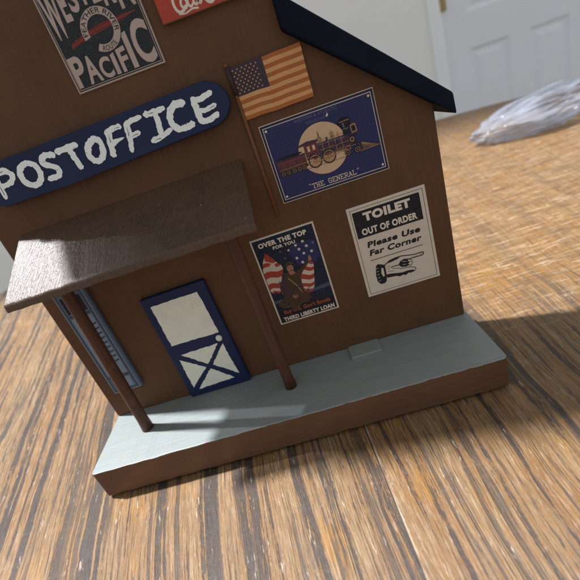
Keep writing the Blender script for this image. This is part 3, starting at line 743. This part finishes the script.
a.poly([(17.8, 45.2), (18.8, 47.8), (21.6, 48.8), (24.2, 47.6), (25.2, 45.6), (21.8, 46.2)], 'khaki', 6); a.stroke([(17.4, 45.0), (21.6, 46.0), (25.6, 45.4)], .5, 'black', 7)
a.stroke([(19.6, 44.3), (20.6, 44.4)], .4, 'black', 7); a.stroke([(22.2, 44.4), (23, 44.3)], .4, 'black', 7); a.stroke([(21.4, 43.8), (21.6, 42.7)], .25, 'rust', 7); a.poly(blob(21.4, 41.5, .7, .5, 12, .05), 'maroon', 7)
a.poly(blob(18.2, 20.4, 2.1, 1.8, 18, .1), 'skin', 6)
for i in range(4): a.stroke([(17 + i * .8, 21.6), (16.9 + i * .8, 19.6)], .15, 'rust', 7)
a.poly([(35.6, 44.4), (36.2, 47.6), (37.2, 49), (38.2, 47), (38.2, 44.8)], 'skin', 6)
a.stroke([(17.6, 36), (22, 28), (24, 22)], .7, 'gold', 6); a.stroke([(15, 28), (25.4, 27)], .8, 'plum', 6)
for q in range(70):
    px, pz = rng.uniform(8, 30), rng.uniform(14, 40) if q % 2 else rng.uniform(13, 24)
    if px > 26 and pz > 26: continue
    ang = rng.uniform(.3, 1.6); ln = rng.uniform(.8, 2.6)
    a.stroke([(px, pz), (px + ln * math.cos(ang), pz + ln * math.sin(ang))], rng.uniform(.3, .8), rng.choice(['black', 'rustdark', 'khaki', 'plum', 'rustdark', 'tan']), 6.5, smooth=False, taper=(1, .4))
a.build('soldier', ow)
a = Art(-.0004)
a.text('OVER THE TOP', 4.8, 64.1, 40.4, 67.8, 'white', 3, bold=.05); a.text('FOR YOU', 14.3, 60.5, 30.8, 62.9, 'white', 3, bold=.04)
a.build('heading', ow)
a = Art(-.0004)
a.text("Buy U.S. Gov't Bonds", 5.6, 7.0, 42.2, 11.6, 'rust', 3, bold=.035); a.text('THIRD LIBERTY LOAN', 3.8, 1.9, 44, 5.5, 'white', 3, bold=.04)
a.build('lettering', ow)

# toilet notice
tn = empty('toilet_notice', at(231.0, 40), 'white toilet notice with black header and pointing hand', 'sign')
card('card', 55.2, 71.0, .5, INK['paper'], tn)
a = Art(-.0005); a.frame(2, 1.8, 53.2, 69, .3, 'black', 1); a.build('border', tn)
a = Art(-.0005); a.rect(3.3, 47.4, 50.6, 67, 'black', 1); a.build('header', tn)
a = Art(-.0005)
a.text('TOILET', 10.3, 58.7, 43.8, 65.2, 'white', 2, bold=.06); a.text('OUT OF ORDER', 7.0, 49.0, 46.7, 54.0, 'white', 2, bold=.045)
a.build('header_lettering', tn)
a = Art(-.0005)
a.text('Please Use', 8.2, 38.8, 46.6, 43.4, 'black', 1, bold=.045, shear=.22); a.text('Far Corner', 8.4, 32.2, 46.4, 36.9, 'black', 1, bold=.045, shear=.22)
a.build('lettering', tn)
a = Art(-.0005); a.rect(8, 28.4, 46.8, 28.9, 'black', 1); a.build('rule', tn)
a = Art(-.0005)
cuff = [(10.7, 23.2), (12.2, 24.4), (14.4, 23.6), (17.2, 22.2), (17.1, 18.1), (16.9, 13.5), (16, 9.1), (14.2, 7.6), (11.1, 7.8), (9.4, 10.7), (9.2, 16.0)]
a.poly(cuff, 'black', 1); a.poly([(14.3, 20.6), (15.6, 20), (15.4, 13.6), (14.2, 13.2), (13.4, 16.6)], 'paper', 2)
for q in range(5): a.stroke([(10.4, 10.5 + q * 2.7), (11.8, 11.2 + q * 2.5)], .3, 'paper', 2)
a.stroke([(17, 21.9), (21.3, 24.1), (26, 24.9), (30.3, 25.0), (35.1, 24.0), (40, 23.2), (45.2, 23.2), (46.2, 22.2), (45, 20.9), (40, 20.9), (35.2, 20.9)], .75, 'black', 1)
a.poly([(17.2, 22.6), (21.3, 24.8), (26, 25.5), (30.3, 25.3), (27, 23.6), (21.6, 22.8)], 'black', 1)
a.poly([(35.2, 21.3), (31.6, 22.2), (28.6, 21.2), (26.9, 19), (28.6, 16.4), (32.2, 15.6), (35.4, 16.4), (33.6, 17.4), (36.2, 18.6), (34, 19.4)], 'black', 1)
a.stroke([(35.2, 20.8), (36.9, 19.2), (36.6, 16.4), (34.6, 15.2)], .5, 'black', 1); a.stroke([(30, 20.6), (33, 19.8)], .3, 'paper', 2); a.stroke([(29.8, 18), (32.4, 17.6)], .3, 'paper', 2)
a.stroke([(21.2, 18.6), (24.8, 19.0), (26.8, 18.4)], .7, 'black', 1); a.stroke([(22, 17.4), (25, 16.8), (28, 15.6)], .4, 'black', 1)
a.stroke([(28.2, 15.2), (33, 14.8), (37.6, 13.4), (38.6, 11.6), (36.8, 10.2), (33, 10.6)], .5, 'black', 1)
a.poly([(16.9, 14.2), (20.4, 13.8), (24.6, 12.8), (28.5, 12.0), (33, 12.2), (36.8, 11.6), (37.6, 10.4), (34.6, 9.6), (33, 10.2), (30.6, 9), (28.6, 10), (26.2, 9.4), (23.6, 10.6), (16.8, 11.4)], 'black', 1)
a.stroke([(18.6, 20.4), (21, 19.8)], .3, 'black', 1); a.stroke([(18.4, 16.2), (22.6, 15.2)], .3, 'black', 1); a.stroke([(18.6, 18.4), (20, 18.2)], .25, 'black', 1)
for q in range(5): a.stroke([(37 + q * 1.6, 21.8), (37.9 + q * 1.6, 21.6)], .2, 'black', 1)
a.stroke([(43.6, 22.4), (45.4, 22.3)], .25, 'black', 1)
a.build('pointing_hand', tn)

# narrow blue-grey panel behind the left post
wn = empty('narrow_panel', at(11.4, 24.5), 'tall narrow blue grey picture panel with dark ticks behind porch post', 'panel')
card('board', 25.4, 95, 3.2, INK['bluegrey'], wn, .6)
a = Art(-.0032)
a.frame(.4, .4, 23.2, 94.6, .7, 'paleblue', 1); a.frame(1.6, 1.6, 22, 93.4, .8, 'slate', 1)
a.rect(3.4, 17.2, 20.2, 72.8, 'paleblue', 1); a.rect(3.0, 74.0, 20.6, 75.4, 'slate', 1); a.rect(3, 14.6, 20.6, 16, 'slate', 1); a.rect(4.2, 3.6, 19.4, 13.4, 'paleblue', 1)
a.rect(4, 77, 19.6, 90.4, 'black', 1); a.disc(15.0, 84, 1.8, 'rust', 2, 18, 1.2)
a.build('picture', wn)
a = Art(-.0032)
for q in range(9):
    z = 29.4 + q * 4.4
    a.stroke([(16.6 + .3 * (q % 2), z), (19.2, z + .5)], 1.3, 'slate', 2); a.stroke([(16.4, z + 1.2), (16.9, z - .9)], .7, 'slate', 2)
a.build('ticks', wn)

# ------------------------------------------------------------------ crumpled plastic bag on the table
bm = bmesh.new(); bmesh.ops.create_icosphere(bm, subdivisions=6, radius=1.)
for v in bm.verts:
    p = v.co.copy(); d = 1 + .14 * noise.noise(p * 1.7)
    rid = abs(noise.noise(Vector((p.x * 1.3 + 4, p.y * 3.2 + p.x, p.z * 3.2)))); d -= .07 * max(0., 1 - rid * 3.2)
    rid = abs(noise.noise(Vector((p.x * 2.2 + 9, p.y * 6 - p.x * 2, p.z * 6)))); d -= .02 * max(0., 1 - rid * 3)
    w = 1.0 if p.x > -.2 else 1 - .30 * (-.2 - p.x)
    q = Vector((p.x * .125 * d, p.y * .075 * d * w, p.z * .037 * d * w))
    q.z += .013 * p.x
    v.co = q + Vector((.702, .588, TABLE_Z + .031))
    if v.co.z < TABLE_Z + .0008: v.co.z = TABLE_Z + .0008 + .0005 * abs(noise.noise(p * 9))
bag = bm_obj('plastic_bag', bm, M['bag'], smooth=True)
tag(bag, 'crumpled clear plastic bag lying on the table behind the station', 'bag')

# ------------------------------------------------------------------ light
w = bpy.data.worlds.new('World'); scene.world = w; w.use_nodes = True
bg = [n for n in w.node_tree.nodes if n.type == 'BACKGROUND'][0]
bg.inputs[0].default_value = (.96, .98, 1., 1); bg.inputs[1].default_value = .60

def from_dir(el, dist, tgt=(.12, 0, 0), slope=.31):
    h = Vector((-1, slope, 0)).normalized(); d = h * math.cos(R(el)) + Vector((0, 0, 1)) * math.sin(R(el)); return Vector(tgt) + d * dist
def beam(name, el, power, radius, col, aim, cone, blend, dist=7.):
    """daylight falling through a high window as one bounded shaft"""
    ld = bpy.data.lights.new(name, 'SPOT'); ld.energy = power; ld.color = col; ld.shadow_soft_size = radius; ld.spot_size = R(cone); ld.spot_blend = blend
    o = bpy.data.objects.new(name, ld); o.location = from_dir(el, dist, aim); o.rotation_euler = (Vector(aim) - o.location).to_track_quat('-Z', 'Y').to_euler(); COL.objects.link(o)
beam('window_high', 59.5, 5900, .20, (.94, .955, 1.), (.16, .02, 0), 17., .45)
beam('deck_strip_beam', 45., 1500, .07, (.92, .96, 1.), (.112, -.040, 0), 1.05, .6)  # added weak beam for the deck's light strip, coned to miss the porch roof

# ------------------------------------------------------------------ camera
cd = bpy.data.cameras.new('camera'); cam = bpy.data.objects.new('camera', cd); COL.objects.link(cam); scene.camera = cam
cam.location = (.20359963, -.27209979, .19264623); cam.rotation_euler = (1.11168434, .313455548, -.0505374328)
cd.sensor_width = 36; cd.sensor_fit = 'HORIZONTAL'; cd.lens = 403.2157 / 580 * 36; cd.clip_start = .01; cd.clip_end = 50
cd.dof.use_dof = True; cd.dof.focus_distance = .265; cd.dof.aperture_fstop = 9.0

scene.view_settings.view_transform = 'Standard'; scene.view_settings.look = 'None'; scene.view_settings.exposure = 0.; scene.view_settings.gamma = 1.
scene.cycles.use_denoising = True
scene.cycles.max_bounces = 8
